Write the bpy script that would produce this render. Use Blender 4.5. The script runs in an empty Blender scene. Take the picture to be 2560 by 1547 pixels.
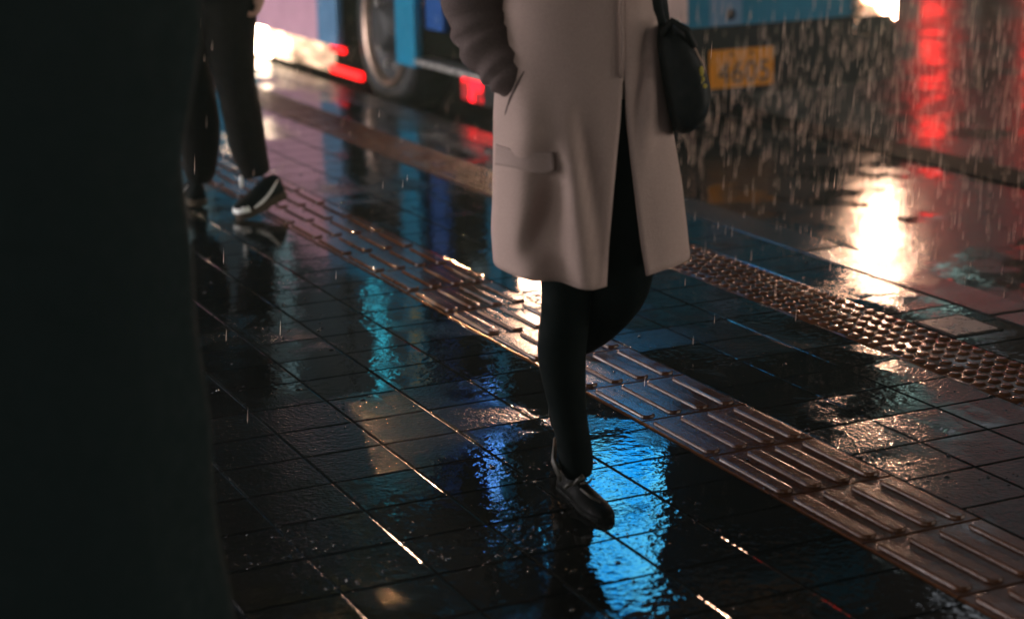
import bpy, bmesh, math, random
from mathutils import Vector, Matrix, noise as mnoise

S = bpy.context.scene
COL = S.collection
R = random.Random(7)
PI = math.pi

# ------------------------------------------------------------------ camera
YAW, PITCH, ROLL = 0.43841, 0.25217, -0.02057
CAM = Vector((-2.1632, -3.7961, 1.4134))
cd = bpy.data.cameras.new('camera')
cam = bpy.data.objects.new('camera', cd)
COL.objects.link(cam)
cd.sensor_width = 36.0
cd.lens = 64.99
cd.clip_start = 0.05
cd.clip_end = 600
fw = Vector((math.sin(YAW) * math.cos(PITCH), math.cos(YAW) * math.cos(PITCH), -math.sin(PITCH)))
rt = Vector((math.cos(YAW), -math.sin(YAW), 0))
up = rt.cross(fw)
r2 = math.cos(ROLL) * rt + math.sin(ROLL) * up
u2 = -math.sin(ROLL) * rt + math.cos(ROLL) * up
M = Matrix.Identity(4)
for i in range(3):
    M[i][0], M[i][1], M[i][2], M[i][3] = r2[i], u2[i], -fw[i], CAM[i]
cam.matrix_world = M
cd.dof.use_dof = True
cd.dof.focus_distance = 4.55
cd.dof.aperture_fstop = 2.2
cd.dof.aperture_blades = 0
S.camera = cam

# ------------------------------------------------------------------ world, light, exposure
W = bpy.data.worlds.new('World')
S.world = W
W.use_nodes = True
nt = W.node_tree
bg = nt.nodes['Background']
sky = nt.nodes.new('ShaderNodeTexSky')
sky.sky_type = 'NISHITA'
sky.sun_disc = False
sky.sun_elevation = math.radians(-5)
sky.sun_rotation = math.radians(200)
nt.links.new(sky.outputs[0], bg.inputs[0])
bg.inputs[1].default_value = 1.0
S.view_settings.view_transform = 'Standard'
S.view_settings.look = 'None'
S.view_settings.exposure = 0
S.view_settings.gamma = 1
S.cycles.use_denoising = True
S.cycles.denoising_prefilter = 'ACCURATE'
S.cycles.max_bounces = 8
S.cycles.glossy_bounces = 4
S.cycles.caustics_reflective = False
S.cycles.caustics_refractive = False
S.cycles.sample_clamp_indirect = 4

# ------------------------------------------------------------------ helpers
def tag(o, label=None, cat=None, group=None, kind=None):
    if label: o['label'] = label
    if cat: o['category'] = cat
    if group: o['group'] = group
    if kind: o['kind'] = kind
    return o

def empty(name, loc=(0, 0, 0), rz=0):
    o = bpy.data.objects.new(name, None)
    COL.objects.link(o)
    o.location = loc
    o.rotation_euler = (0, 0, rz)
    o.empty_display_size = 0.1
    return o

class MB:
    def __init__(self):
        self.v = []; self.f = []
    def add(self, vs, fs):
        n = len(self.v)
        self.v += [tuple(p) for p in vs]
        self.f += [tuple(i + n for i in q) for q in fs]
        return self
    def box(self, a, b):
        (x0, y0, z0), (x1, y1, z1) = a, b
        return self.add([(x0, y0, z0), (x1, y0, z0), (x1, y1, z0), (x0, y1, z0), (x0, y0, z1), (x1, y0, z1), (x1, y1, z1), (x0, y1, z1)],
                        [(3, 2, 1, 0), (4, 5, 6, 7), (0, 1, 5, 4), (1, 2, 6, 5), (2, 3, 7, 6), (3, 0, 4, 7)])
    def rings(self, rs, closed=True, cap=True, flip=False):
        n = len(rs[0]); vs = [p for r in rs for p in r]; fs = []
        for i in range(len(rs) - 1):
            for j in range(n if closed else n - 1):
                k = (j + 1) % n
                q = (i * n + j, i * n + k, (i + 1) * n + k, (i + 1) * n + j)
                fs.append(q[::-1] if flip else q)
        if cap and closed:
            a = tuple(range(n)); b = tuple((len(rs) - 1) * n + j for j in range(n))
            fs += [a if flip else a[::-1], b[::-1] if flip else b]
        return self.add(vs, fs)
    def tube(self, pts, rad, seg=12, cap=True):
        pts = [Vector(p) for p in pts]
        rs = []; ref = None
        for i, p in enumerate(pts):
            d = (pts[min(i + 1, len(pts) - 1)] - pts[max(i - 1, 0)]).normalized()
            if ref is None:
                ref = Vector((1, 0, 0)) if abs(d.x) < 0.8 else Vector((0, 1, 0))
            a = (ref - d * ref.dot(d)).normalized(); b = d.cross(a); ref = a
            r = rad[i] if isinstance(rad, (list, tuple)) else rad
            ra, rb = r if isinstance(r, (list, tuple)) else (r, r)
            rs.append([p + a * ra * math.cos(2 * PI * k / seg) + b * rb * math.sin(2 * PI * k / seg) for k in range(seg)])
        return self.rings(rs, cap=cap)
    def ball(self, c, r, seg=14, ring=8):
        c = Vector(c); r = r if isinstance(r, (list, tuple)) else (r, r, r)
        rs = []
        for i in range(ring + 1):
            t = -PI / 2 + PI * (i * 0.98 + 0.01 * ring) / ring
            rs.append([c + Vector((r[0] * math.cos(t) * math.cos(2 * PI * k / seg), r[1] * math.cos(t) * math.sin(2 * PI * k / seg), r[2] * math.sin(t))) for k in range(seg)])
        return self.rings(rs)
    def lathe(self, c, axis, prof, seg=32):
        # prof: list of (radius, offset along axis)
        ax = Vector(axis).normalized(); ref = Vector((0, 0, 1)) if abs(ax.z) < 0.9 else Vector((1, 0, 0))
        a = (ref - ax * ref.dot(ax)).normalized(); b = ax.cross(a); c = Vector(c)
        rs = [[c + ax * h + (a * math.cos(2 * PI * k / seg) + b * math.sin(2 * PI * k / seg)) * r for k in range(seg)] for r, h in prof]
        return self.rings(rs, cap=False)
    def build(self, name, mat, parent=None, smooth=False, bevel=0, sub=0, solid=0):
        me = bpy.data.meshes.new(name)
        me.from_pydata(self.v, [], self.f)
        me.update()
        bm = bmesh.new(); bm.from_mesh(me)
        if not getattr(self, 'raw', False):
            bmesh.ops.recalc_face_normals(bm, faces=bm.faces)
        bm.to_mesh(me); bm.free()
        o = bpy.data.objects.new(name, me)
        COL.objects.link(o)
        if mat: me.materials.append(mat)
        if smooth:
            for p in me.polygons: p.use_smooth = True
        if solid:
            m = o.modifiers.new('solid', 'SOLIDIFY'); m.thickness = solid; m.offset = 0
        if bevel:
            m = o.modifiers.new('bevel', 'BEVEL'); m.width = bevel; m.segments = 2; m.limit_method = 'ANGLE'
        if sub:
            m = o.modifiers.new('sub', 'SUBSURF'); m.levels = sub; m.render_levels = sub
        if parent:
            o.parent = parent
        return o

def mesh_from(verts, faces, name, mat, parent=None, smooth=False):
    me = bpy.data.meshes.new(name)
    me.from_pydata(verts, [], faces); me.update()
    o = bpy.data.objects.new(name, me); COL.objects.link(o)
    me.materials.append(mat)
    if smooth:
        me.polygons.foreach_set('use_smooth', [True] * len(me.polygons))
    if parent: o.parent = parent
    return o

# ------------------------------------------------------------------ materials
def new_mat(name):
    m = bpy.data.materials.new(name); m.use_nodes = True
    t = m.node_tree; b = t.nodes['Principled BSDF']
    return m, t, b

def N(t, kind, **kw):
    n = t.nodes.new(kind)
    for k, v in kw.items():
        if isinstance(k, str) and hasattr(n, k): setattr(n, k, v)
    return n

def coords(t, scale=(1, 1, 1)):
    g = N(t, 'ShaderNodeTexCoord'); mp = N(t, 'ShaderNodeMapping')
    mp.inputs['Scale'].default_value = scale
    t.links.new(g.outputs['Object'], mp.inputs[0])
    return mp.outputs[0]

def noise(t, vec, scale, detail=3, rough=0.55):
    n = N(t, 'ShaderNodeTexNoise')
    n.inputs['Scale'].default_value = scale; n.inputs['Detail'].default_value = detail; n.inputs['Roughness'].default_value = rough
    t.links.new(vec, n.inputs['Vector'])
    return n.outputs['Fac']

def ramp(t, fac, stops):
    r = N(t, 'ShaderNodeValToRGB')
    e = r.color_ramp.elements
    while len(e) < len(stops): e.new(0.5)
    for i, (p, c) in enumerate(stops):
        e[i].position = p
        e[i].color = (*c, 1) if isinstance(c, (tuple, list)) else (c, c, c, 1)
    t.links.new(fac, r.inputs[0])
    return r.outputs[0]

def mathn(t, op, a, b):
    n = N(t, 'ShaderNodeMath', operation=op)
    for i, x in enumerate((a, b)):
        if isinstance(x, (int, float)): n.inputs[i].default_value = x
        else: t.links.new(x, n.inputs[i])
    return n.outputs[0]

def bump(t, h, strength, dist, normal=None):
    n = N(t, 'ShaderNodeBump')
    if isinstance(strength, (int, float)): n.inputs['Strength'].default_value = strength
    else: t.links.new(strength, n.inputs['Strength'])
    n.inputs['Distance'].default_value = dist
    t.links.new(h, n.inputs['Height'])
    if normal: t.links.new(normal, n.inputs['Normal'])
    return n.outputs[0]

def simple(name, col, rough=0.5, metal=0, spec=0.5, var=0.15, vscale=12, bumps=0, bscale=60, coat=0):
    m, t, b = new_mat(name)
    v = coords(t)
    f = noise(t, v, vscale)
    c = ramp(t, f, [(0.25, tuple(x * (1 - var) for x in col)), (0.75, tuple(min(1, x * (1 + var)) for x in col))])
    t.links.new(c, b.inputs['Base Color'])
    rr = ramp(t, noise(t, v, vscale * 2.3), [(0.3, max(0.02, rough * 0.75)), (0.7, min(1, rough * 1.25))])
    t.links.new(rr, b.inputs['Roughness'])
    b.inputs['Metallic'].default_value = metal
    b.inputs['Specular IOR Level'].default_value = spec
    b.inputs['Coat Weight'].default_value = coat
    b.inputs['Coat Roughness'].default_value = 0.06
    if bumps:
        t.links.new(bump(t, noise(t, v, bscale, 4), bumps, 0.004), b.inputs['Normal'])
    return m

def emit(name, col, strength, var=0, vscale=6, col2=None, thresh=0.5, soft=0.06, scale=(1, 1, 1)):
    m, t, b = new_mat(name)
    b.inputs['Base Color'].default_value = (0.02, 0.02, 0.02, 1)
    b.inputs['Roughness'].default_value = 0.3
    b.inputs['Emission Strength'].default_value = strength
    if col2 is None and not var:
        b.inputs['Emission Color'].default_value = (*col, 1)
    else:
        f = noise(t, coords(t, scale), vscale, 2)
        c2 = col2 or tuple(x * (1 - var) for x in col)
        t.links.new(ramp(t, f, [(thresh - soft, c2), (thresh + soft, col)]), b.inputs['Emission Color'])
    return m

def wet(name, c0, c1, grain, gscale, r_wet, r_rough, puddle=(0.42, 0.58), pscale=1.6, ripple=0.12, ior=1.36, rscale=34, lo=0.15, cell=None, dry=0.2, pools=()):
    m, t, b = new_mat(name)
    v = coords(t)
    big = noise(t, v, 2.6, 4)
    t.links.new(ramp(t, mathn(t, 'ADD', mathn(t, 'MULTIPLY', big, 0.6), mathn(t, 'MULTIPLY', noise(t, v, 55, 3), 0.4)), [(0.35, c0), (0.65, c1)]), b.inputs['Base Color'])
    wetness = noise(t, v, pscale, 5, 0.62)
    if cell:        # every slab holds its water differently
        sn = N(t, 'ShaderNodeVectorMath', operation='SNAP'); sn.inputs[1].default_value = (cell, cell, 10)
        ad = N(t, 'ShaderNodeVectorMath', operation='ADD'); ad.inputs[1].default_value = (0.04, 0.045, 0)
        t.links.new(v, ad.inputs[0]); t.links.new(ad.outputs[0], sn.inputs[0])
        wn = N(t, 'ShaderNodeTexWhiteNoise'); t.links.new(sn.outputs[0], wn.inputs[0])
        wetness = mathn(t, 'ADD', mathn(t, 'MULTIPLY', wetness, 0.9), mathn(t, 'MULTIPLY', wn.outputs[0], 0.10))
    for (px, py, pr, amt) in pools:      # hollows that hold water (negative) and high spots that drain (positive)
        ds = N(t, 'ShaderNodeVectorMath', operation='DISTANCE'); ds.inputs[1].default_value = (px, py, 0)
        t.links.new(v, ds.inputs[0])
        wetness = mathn(t, 'ADD', wetness, ramp(t, mathn(t, 'DIVIDE', ds.outputs['Value'], pr * 2), [(0.1, amt), (0.5, 0.0)]) if amt > 0 else mathn(t, 'MULTIPLY', ramp(t, mathn(t, 'DIVIDE', ds.outputs['Value'], pr * 2), [(0.1, -amt), (0.5, 0.0)]), -1.0))
    mask = ramp(t, wetness, [(puddle[0], 0.0), (puddle[1], 1.0)])     # 1 = bare wet grain, 0 = standing film of water
    t.links.new(ramp(t, mask, [(0, r_wet), (1, r_rough)]), b.inputs['Roughness'])
    b.inputs['IOR'].default_value = ior
    t.links.new(ramp(t, mask, [(0, 0.5), (1, dry)]), b.inputs['Specular IOR Level'])
    st = ramp(t, mask, [(0, grain * lo), (1, grain)])
    n1 = bump(t, noise(t, v, gscale, 3, 0.6), st, 0.003)
    # rain-disturbed film: calm here, choppy there
    amp = ramp(t, noise(t, v, 4.5, 2), [(0.38, ripple * 0.25), (0.62, ripple * 1.6)])
    n2 = bump(t, noise(t, v, rscale, 2, 0.45), amp, 0.006, n1)
    t.links.new(n2, b.inputs['Normal'])
    return m

m_paver = wet('wet_paver', (0.005, 0.006, 0.006), (0.014, 0.0145, 0.0135), 0.5, 95, 0.015, 0.12, (0.49, 0.60), 1.7, 0.115, lo=0.03, rscale=40, cell=0.2, dry=0.14, pools=((-0.38, -0.55, 0.62, -0.3), (-0.15, 2.1, 1.1, -0.16), (-1.15, -0.1, 0.9, 0.16), (0.45, -0.9, 0.6, 0.2), (0.55, 0.9, 0.45, 0.12), (-0.9, 1.0, 0.5, 0.1)))
m_joint = wet('wet_joint', (0.01, 0.01, 0.01), (0.03, 0.027, 0.024), 0.8, 260, 0.1, 0.3)
m_tact = wet('wet_tactile', (0.048, 0.019, 0.008), (0.095, 0.038, 0.016), 0.3, 130, 0.05, 0.2, (0.36, 0.56), 3.4, 0.05, ior=1.33, dry=0.24, pools=((0.1, 3.0, 2.0, -0.34), (0.1, -0.6, 0.9, 0.1)))
m_kerb = wet('wet_granite', (0.022, 0.023, 0.022), (0.055, 0.053, 0.05), 0.35, 300, 0.05, 0.16, (0.3, 0.6), 2.0, 0.06)
m_road = wet('wet_asphalt', (0.008, 0.008, 0.008), (0.022, 0.021, 0.019), 0.5, 70, 0.03, 0.2, (0.43, 0.52), 2.6, 0.45, rscale=12, dry=0.15)
m_black = simple('black_rubber', (0.012, 0.012, 0.013), 0.55)
m_bus = simple('blue_paint', (0.006, 0.17, 0.29), 0.55, spec=0.12, var=0.18, vscale=5)
m_bus2 = simple('deep_blue_paint', (0.004, 0.055, 0.22), 0.5, spec=0.15, var=0.1)
m_pink = simple('pink_paint', (0.56, 0.33, 0.41), 0.45, spec=0.2, var=0.14, vscale=3)
m_palb = simple('pale_blue_paint', (0.10, 0.22, 0.36), 0.5, spec=0.15, var=0.2, vscale=4)
m_trim = simple('black_plastic', (0.010, 0.010, 0.010), 0.6, spec=0.12)
m_glass = simple('dark_glass', (0.008, 0.011, 0.013), 0.05, var=0.05)
m_alu = simple('aluminium', (0.62, 0.6, 0.57), 0.32, metal=0.9)
m_chrome = simple('chrome', (0.75, 0.7, 0.62), 0.12, metal=1)
m_plate = simple('amber_plate', (0.66, 0.25, 0.013), 0.6, spec=0.1, var=0.1, vscale=14)
m_ink = simple('black_ink', (0.02, 0.018, 0.015), 0.5)
m_skin = simple('skin', (0.42, 0.25, 0.18), 0.5)
m_hair = simple('black_hair', (0.012, 0.01, 0.009), 0.4)

# ------------------------------------------------------------------ ground
ROAD = -0.155

def paver(vs, fs, x0, x1, y0, y1, ztop, tilt, ch=0.0042):
    g = 0.0010
    n = len(vs)
    zt = [ztop + R.uniform(-tilt, tilt) for _ in range(4)]
    # plane tilt: average to keep the top flat
    a = (zt[1] + zt[2] - zt[0] - zt[3]) / 4; b_ = (zt[2] + zt[3] - zt[0] - zt[1]) / 4; c = sum(zt) / 4
    q = [(-1, -1), (1, -1), (1, 1), (-1, 1)]
    mx, my, hx, hy = (x0 + x1) / 2, (y0 + y1) / 2, (x1 - x0) / 2 - g, (y1 - y0) / 2 - g
    for ins, dz in ((0, -0.009), (0, -ch * 0.62), (ch * 0.45, -ch * 0.16), (ch, 0)):
        for sx, sy in q:
            vs.append((mx + sx * (hx - ins), my + sy * (hy - ins), c + a * sx + b_ * sy + dz))
    for l in range(3):
        for k in range(4):
            k2 = (k + 1) % 4
            fs.append((n + l * 4 + k, n + l * 4 + k2, n + l * 4 + 4 + k2, n + l * 4 + 4 + k))
    fs.append((n + 12, n + 13, n + 14, n + 15))

vs, fs = [], []
xs = []
x = -0.04
for i in range(24):
    xs.append((x - 0.2 if i else x - 0.22, x)); x = xs[-1][0]
xs += [(0.2685, 0.467), (0.467, 0.668), (0.668, 0.862), (1.114, 1.362)]
for (x0, x1) in xs:
    y = -5.045
    off = 0.0
    while y < 14:
        ln = 0.2
        paver(vs, fs, x0, x1, y + off, y + off + ln, 0, 0.0004)
        y += ln
pav = mesh_from(vs, fs, 'pavement', m_paver)
tag(pav, 'wet dark grey square pavers of the pavement', 'pavement', kind='structure')
bed = MB().add([(-30, -60, -0.0045), (1.362, -60, -0.0045), (1.362, 90, -0.0045), (-30, 90, -0.0045)], [(0, 1, 2, 3)])
tag(bed.build('ground', m_joint), 'wet bedding under the pavers', 'ground', kind='structure')

# kerb: granite blocks about a metre long
vs, fs = [], []
y = -8.6
while y < 40:
    paver(vs, fs, 1.364, 1.556, y, y + 1.0, 0.0, 0.0012, 0.012); y += 1.0
kerb_m = MB().box((1.3665, -60, -0.4), (1.552, 90, -0.011))
kerb_m.add(vs, fs)
tag(kerb_m.build('kerb', m_kerb), 'wet grey granite kerb between pavement and road', 'kerb', kind='structure')

# road: one sheet with a slight crown
rv, rf = [], []
nx = 60
for j in range(2):
    for i in range(nx + 1):
        xx = 1.5 + 40 * i / nx
        rv.append((xx, -60 + j * 160, ROAD + (0.03 * math.sin(min(1, (xx - 1.5) / 14) * PI) if xx > 1.8 else 0)))
for i in range(nx):
    rf.append((i, i + 1, nx + 2 + i, nx + 1 + i))
tag(mesh_from(rv, rf, 'road', m_road), 'wet black asphalt road with long reflections', 'road', kind='structure')

# guiding path: bar tiles
def bar(vs, fs, cx, y0, y1, z, w, h):
    n = len(vs); seg = 6
    rings = []
    for hh, ww, ii in ((0, w / 2, 0.0), (h * 0.6, w / 2 - 0.0014, 0.0028), (h * 0.93, w / 2 - 0.0028, 0.0055), (h, w / 2 - 0.0052, 0.009)):
        ring = []
        for e, (yc, sgn) in enumerate(((y0 + w / 2, -1), (y1 - w / 2, 1))):
            for k in range(seg + 1):
                a = PI * k / seg
                ring.append((cx + sgn * -ww * math.cos(a) * 1.0, yc + sgn * ww * math.sin(a) * 0.75, z + hh))
        rings.append(ring)
    m = len(rings[0])
    for ring in rings: vs.extend(ring)
    for l in range(3):
        for k in range(m):
            k2 = (k + 1) % m
            fs.append((n + l * m + k, n + l * m + k2, n + (l + 1) * m + k2, n + (l + 1) * m + k))
    fs.append(tuple(n + 3 * m + k for k in range(m)))

vs, fs = [], []
for k in range(-8, 50):
    y0 = k * 0.305 - 0.305 + 0.004
    paver(vs, fs, -0.038, 0.267, y0, y0 + 0.305, 0.0015, 0.0009, 0.004)
    for j in range(4):
        bar(vs, fs, j * 0.0766, y0 + 0.012, y0 + 0.291, 0.0015, 0.040, 0.0066)
g = mesh_from(vs, fs, 'guiding_path', m_tact, smooth=False)
tag(g, 'brown tactile guiding path of raised bars along the pavement', 'tactile path', kind='structure')

# warning strip: blister tiles
vs, fs = [], []
def dome(vs, fs, cx, cy, z, r, h, seg=14):
    n = len(vs)
    prof = ((r, 0), (r * 0.93, h * 0.35), (r * 0.8, h * 0.72), (r * 0.66, h * 0.94), (r * 0.45, h), )
    for rr, hh in prof:
        for k in range(seg):
            a = 2 * PI * k / seg
            vs.append((cx + rr * math.cos(a), cy + rr * math.sin(a), z + hh))
    for l in range(len(prof) - 1):
        for k in range(seg):
            k2 = (k + 1) % seg
            fs.append((n + l * seg + k, n + l * seg + k2, n + (l + 1) * seg + k2, n + (l + 1) * seg + k))
    fs.append(tuple(n + (len(prof) - 1) * seg + k for k in range(seg)))
for k in range(-8, 44):
    y0 = -0.017 + k * 0.3
    paver(vs, fs, 0.863, 1.113, y0, y0 + 0.3, 0.001, 0.0012, 0.004)
    for i in range(5):
        for j in range(6):
            dome(vs, fs, 0.888 + 0.05 * i, y0 + 0.025 + 0.05 * j, 0.001, 0.0185, 0.0055)
g = mesh_from(vs, fs, 'warning_strip', m_tact, smooth=True)
tag(g, 'brown blister paving strip beside the kerb', 'tactile strip', kind='structure')

# tar seam running along the road
m_tar = simple('tar_seam', (0.006, 0.006, 0.006), 0.9, spec=0.03, bumps=0.6, bscale=120)
ts = MB()
for (a, b_) in ((3.28, 3.52),):
    za = ROAD + 0.004 + 0.03 * math.sin((a - 1.5) / 14 * PI) + 0.004
    ts.add([(a, -60, za), (b_, -60, za + 0.002), (b_, 90, za + 0.002), (a, 90, za)], [(0, 1, 2, 3)])
tag(ts.build('road_seam', m_tar), 'dull dark tar seams along the wet road', 'road seam', kind='structure')

# drain cover between the blister strip and the kerb
dc = empty('drain_cover', (1.21, 0.35, 0.0))
tag(dc, 'small ribbed metal lid between the blister strip and the kerb', 'drain cover')
f = MB()
f.box((-0.088, -0.098, -0.004), (0.088, -0.088, 0.004)).box((-0.088, 0.088, -0.004), (0.088, 0.098, 0.004)).box((-0.088, -0.087, -0.004), (-0.078, 0.087, 0.004)).box((0.078, -0.087, -0.004), (0.088, 0.087, 0.004))
f.build('frame', m_trim, dc, bevel=0.001)
p = MB().box((-0.076, -0.086, -0.004), (0.076, 0.086, 0.0025))
for i in range(26):
    yy = -0.083 + i * 0.0066
    p.box((-0.075, yy - 0.0015, 0.0026), (0.075, yy + 0.0015, 0.0048))
m_lid = simple('worn_steel', (0.38, 0.33, 0.3), 0.3, metal=0.7)
p.build('plate', m_lid, dc)

# beads of rain water standing on the paving
m_bead, t, b = new_mat('water_bead')
b.inputs['Base Color'].default_value = (0.02, 0.02, 0.02, 1); b.inputs['Roughness'].default_value = 0.12; b.inputs['IOR'].default_value = 1.8
vs, fs = [], []
RB = random.Random(5)
def bead(x, y, z, r):
    n = len(vs); sg = 8; e = RB.uniform(0.7, 1.4)
    for rr, hh in ((1, 0), (0.86, 0.3), (0.5, 0.5)):
        for k in range(sg):
            a = 2 * PI * k / sg
            vs.append((x + r * rr * math.cos(a) * e, y + r * rr * math.sin(a), z + r * hh))
    vs.append((x, y, z + r * 0.58))
    for l in range(2):
        for k in range(sg):
            k2 = (k + 1) % sg
            fs.append((n + l * sg + k, n + l * sg + k2, n + (l + 1) * sg + k2, n + (l + 1) * sg + k))
    for k in range(sg):
        fs.append((n + 2 * sg + k, n + 2 * sg + (k + 1) % sg, n + 3 * sg))
for q in range(11000):
    x, y = (RB.uniform(-2.0, 1.36), RB.uniform(-1.6, 4.5)) if q % 3 else (RB.uniform(-1.5, -0.2), RB.uniform(-1.2, 0.6))
    c = mnoise.noise((x * 2.2, y * 2.2, 3.3))
    if c < RB.uniform(-0.25, 0.45): continue
    z = -0.0005
    if -0.04 < x < 0.27: z = 0.001
    bead(x, y, z, RB.uniform(0.0014, 0.004) if RB.random() < 0.9 else RB.uniform(0.004, 0.007))
tag(mesh_from(vs, fs, 'water_beads', m_bead, smooth=True), 'tiny beads of rain water on the paving', 'water', kind='stuff')

# ------------------------------------------------------------------ bus
U0, U1, V0, V1 = 1.75, 4.2, 4.55, 15.6
bus = empty('city_bus', (0, 0, ROAD))
tag(bus, 'blue low floor city bus at the kerb with open front door and lit headlights', 'bus')
Z = -ROAD      # children are placed in world coordinates shifted by the root
class BMB(MB):
    def build(self, name, mat, parent=None, **k):
        self.v = [(a, b, c + Z) for a, b, c in self.v]
        return MB.build(self, name, mat, parent, **k)

body = BMB()
TH = 0.045
body.box((U0, 7.35, 0.155), (U0 + TH, 7.36, 1.2))
# upper side above windows, roof
BMB().box((U0, 4.9, 2.452), (U0 + TH, V1, 2.98)).build('roof_band', simple('black_band', (0.012, 0.013, 0.014), 0.5, spec=0.15), bus)
body.box((U0, 6.04, 1.0), (U0 + TH, 7.01, 1.25))          # above the wheel arch
body.box((U0, 8.62, 0.155), (U0 + TH, V1, 1.25))
body.box((U0, 5.75, 0.155), (U0 + TH, 6.038, 2.448))         # post behind the door
body.box((U0 + 0.003, V0 + 0.12, 0.155), (U0 + TH, 4.752, 2.448))   # corner post
body.box((U1 - TH, V0 + 0.2, 0.155), (U1, V1, 1.25)).box((U1 - TH, V0 + 0.2, 2.45), (U1, V1, 2.98))
body.box((U0 + 0.02, V0 + 0.15, 2.985), (U1 - 0.02, V1 - 0.02, 3.08))
body.box((U0 + TH + 0.002, V1 - 0.05, 0.155), (U1 - TH - 0.002, V1, 2.98))
body.build('body', m_bus, bus, bevel=0.012)
BMB().box((U0 - 0.002, 7.36, 0.155), (U0 + TH, 8.62, 1.25)).build('side_panel', m_pink, bus, bevel=0.008)['label'] = 'pink side panel'
BMB().box((U0 - 0.001, 7.012, 0.155), (U0 + TH, 7.349, 1.25)).build('side_panel', m_palb, bus, bevel=0.008)['label'] = 'pale blue side panel'
# interior shell: dark
inn = BMB().box((U0 + 0.06, V0 + 0.3, 0.17), (U1 - 0.06, 5.78, 0.195)).box((U0 + 0.06, 7.05, 0.17), (U1 - 0.06, V1 - 0.06, 0.195))
inn.box((U0 + 0.45, 5.78, 0.16), (U0 + 0.50, 7.05, 1.0)).box((U0 + 0.06, 7.02, 0.2), (U0 + 0.5, 7.05, 1.0)).box((U0 + 0.06, 5.77, 0.2), (U0 + 0.5, 5.80, 1.0))
inn.box((U0 + 0.9, 4.8, 0.2), (U0 + 0.95, 6.2, 2.4)).box((U0 + 0.06, V0 + 0.2, 2.4), (U1 - 0.06, V1 - 0.06, 2.44))
inn.build('interior', m_trim, bus)
# windows along the pavement side
m_win = emit('lit_window', (0.20, 0.36, 0.40), 0.9, var=0.7, vscale=2.2)
m_win2 = emit('dim_window', (0.02, 0.07, 0.10), 0.4, var=0.6, vscale=2.0)
for (a, b_, mm) in ((6.06, 6.98, m_win2), (7.02, 8.08, m_win2), (8.12, 8.5, m_win), (8.54, 9.9, m_win2), (9.94, 11.4, m_win), (11.44, 13.0, m_win2), (13.04, 15.4, m_win2)):
    w_ = BMB().box((U0 + 0.012, a, 1.255), (U0 + 0.03, b_, 2.445)).build('window', mm, bus)
    BMB().box((U0 + 0.002, a - 0.018, 1.252), (U0 + 0.036, a - 0.002, 2.446)).build('frame', m_trim, w_)
# folded door leaf and sill
dl = BMB().box((U0 + 0.06, 5.49, 0.37), (U0 + 0.10, 5.735, 2.3)).build('door', m_bus2, bus, bevel=0.008)
BMB().box((U0 + 0.055, 5.53, 0.95), (U0 + 0.105, 5.70, 2.2)).build('window', m_glass, dl)
sill = BMB().box((U0 - 0.01, 4.76, 0.175), (U0 + 0.10, 5.745, 0.212)).build('step', m_alu, bus, bevel=0.006)
sill['label'] = 'bright metal step edge of the open door'
# front: plan curve extruded
def plan(off=0.0):
    pts = []
    for k in range(9):
        a = PI + PI / 2 * k / 8
        pts.append((U0 + 0.22 + 0.22 * math.cos(a) + 0.0, V0 + 0.22 + (0.22 + off) * math.sin(a)))
    for k in range(1, 12):
        tt = k / 12
        pts.append((U0 + 0.22 + (U1 - U0 - 0.44) * tt, V0 - off - 0.05 * math.sin(PI * tt)))
    for k in range(9):
        a = 1.5 * PI + PI / 2 * k / 8
        pts.append((U1 - 0.22 + 0.22 * math.cos(a), V0 + 0.22 + (0.22 + off) * math.sin(a)))
    return pts
def face(z0, z1, off=0.0, sl=None, thick=0.05, f0=0, f1=None):
    mb = BMB(); pl = plan(off); pl = pl[f0:f1]
    rs = []
    for (zz, dy) in ((z0, 0), (z1, sl or 0)):
        rs.append([(a, b_ + dy, zz) for a, b_ in pl])
    for (zz, dy) in ((z1, sl or 0), (z0, 0)):
        rs.append([(a, b_ + dy + thick, zz) for a, b_ in pl])
    rs.append(rs[0])
    mb.rings(rs, closed=False, cap=False)
    for e in (0, len(pl) - 1):
        n = len(mb.v); mb.v += [rs[k][e] for k in range(4)]; mb.f.append((n, n + 1, n + 2, n + 3))
    return mb
fp = face(0.415, 1.2).build('front_panel', m_bus, bus, smooth=False)
fp2 = BMB().box((2.895, V0 - 0.056, 0.418), (3.085, V0 - 0.045, 1.19)).build('front_stripe', m_palb, bus)
BMB().lathe((3.018, V0 - 0.0575, 0.473), (0, -1, 0), [(0.001, 0.002), (0.026, 0.002), (0.03, 0)], 20).build('tow_cover', m_trim, fp)
fs_ = BMB().box((2.62, V0 - 0.052, 0.44), (2.76, V0 - 0.044, 0.62)).build('sticker', simple('sticker_paper', (0.6, 0.42, 0.4), 0.5), fp)
face(0.055, 0.412, 0.03, thick=0.08).build('bumper', m_trim, bus)
face(1.203, 2.72, -0.02, 0.06).build('windscreen', m_glass, bus, smooth=False)
face(2.722, 3.05, 0.0, 0.1).build('front_header', m_bus, bus)
m_dest = emit('destination_led', (1.0, 0.45, 0.1), 0.12, col2=(0.02, 0.02, 0.02), vscale=16, thresh=0.52)
BMB().box((2.3, V0 - 0.075, 2.78), (3.6, V0 - 0.04, 2.98)).build('destination_sign', m_dest, bus)
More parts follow.
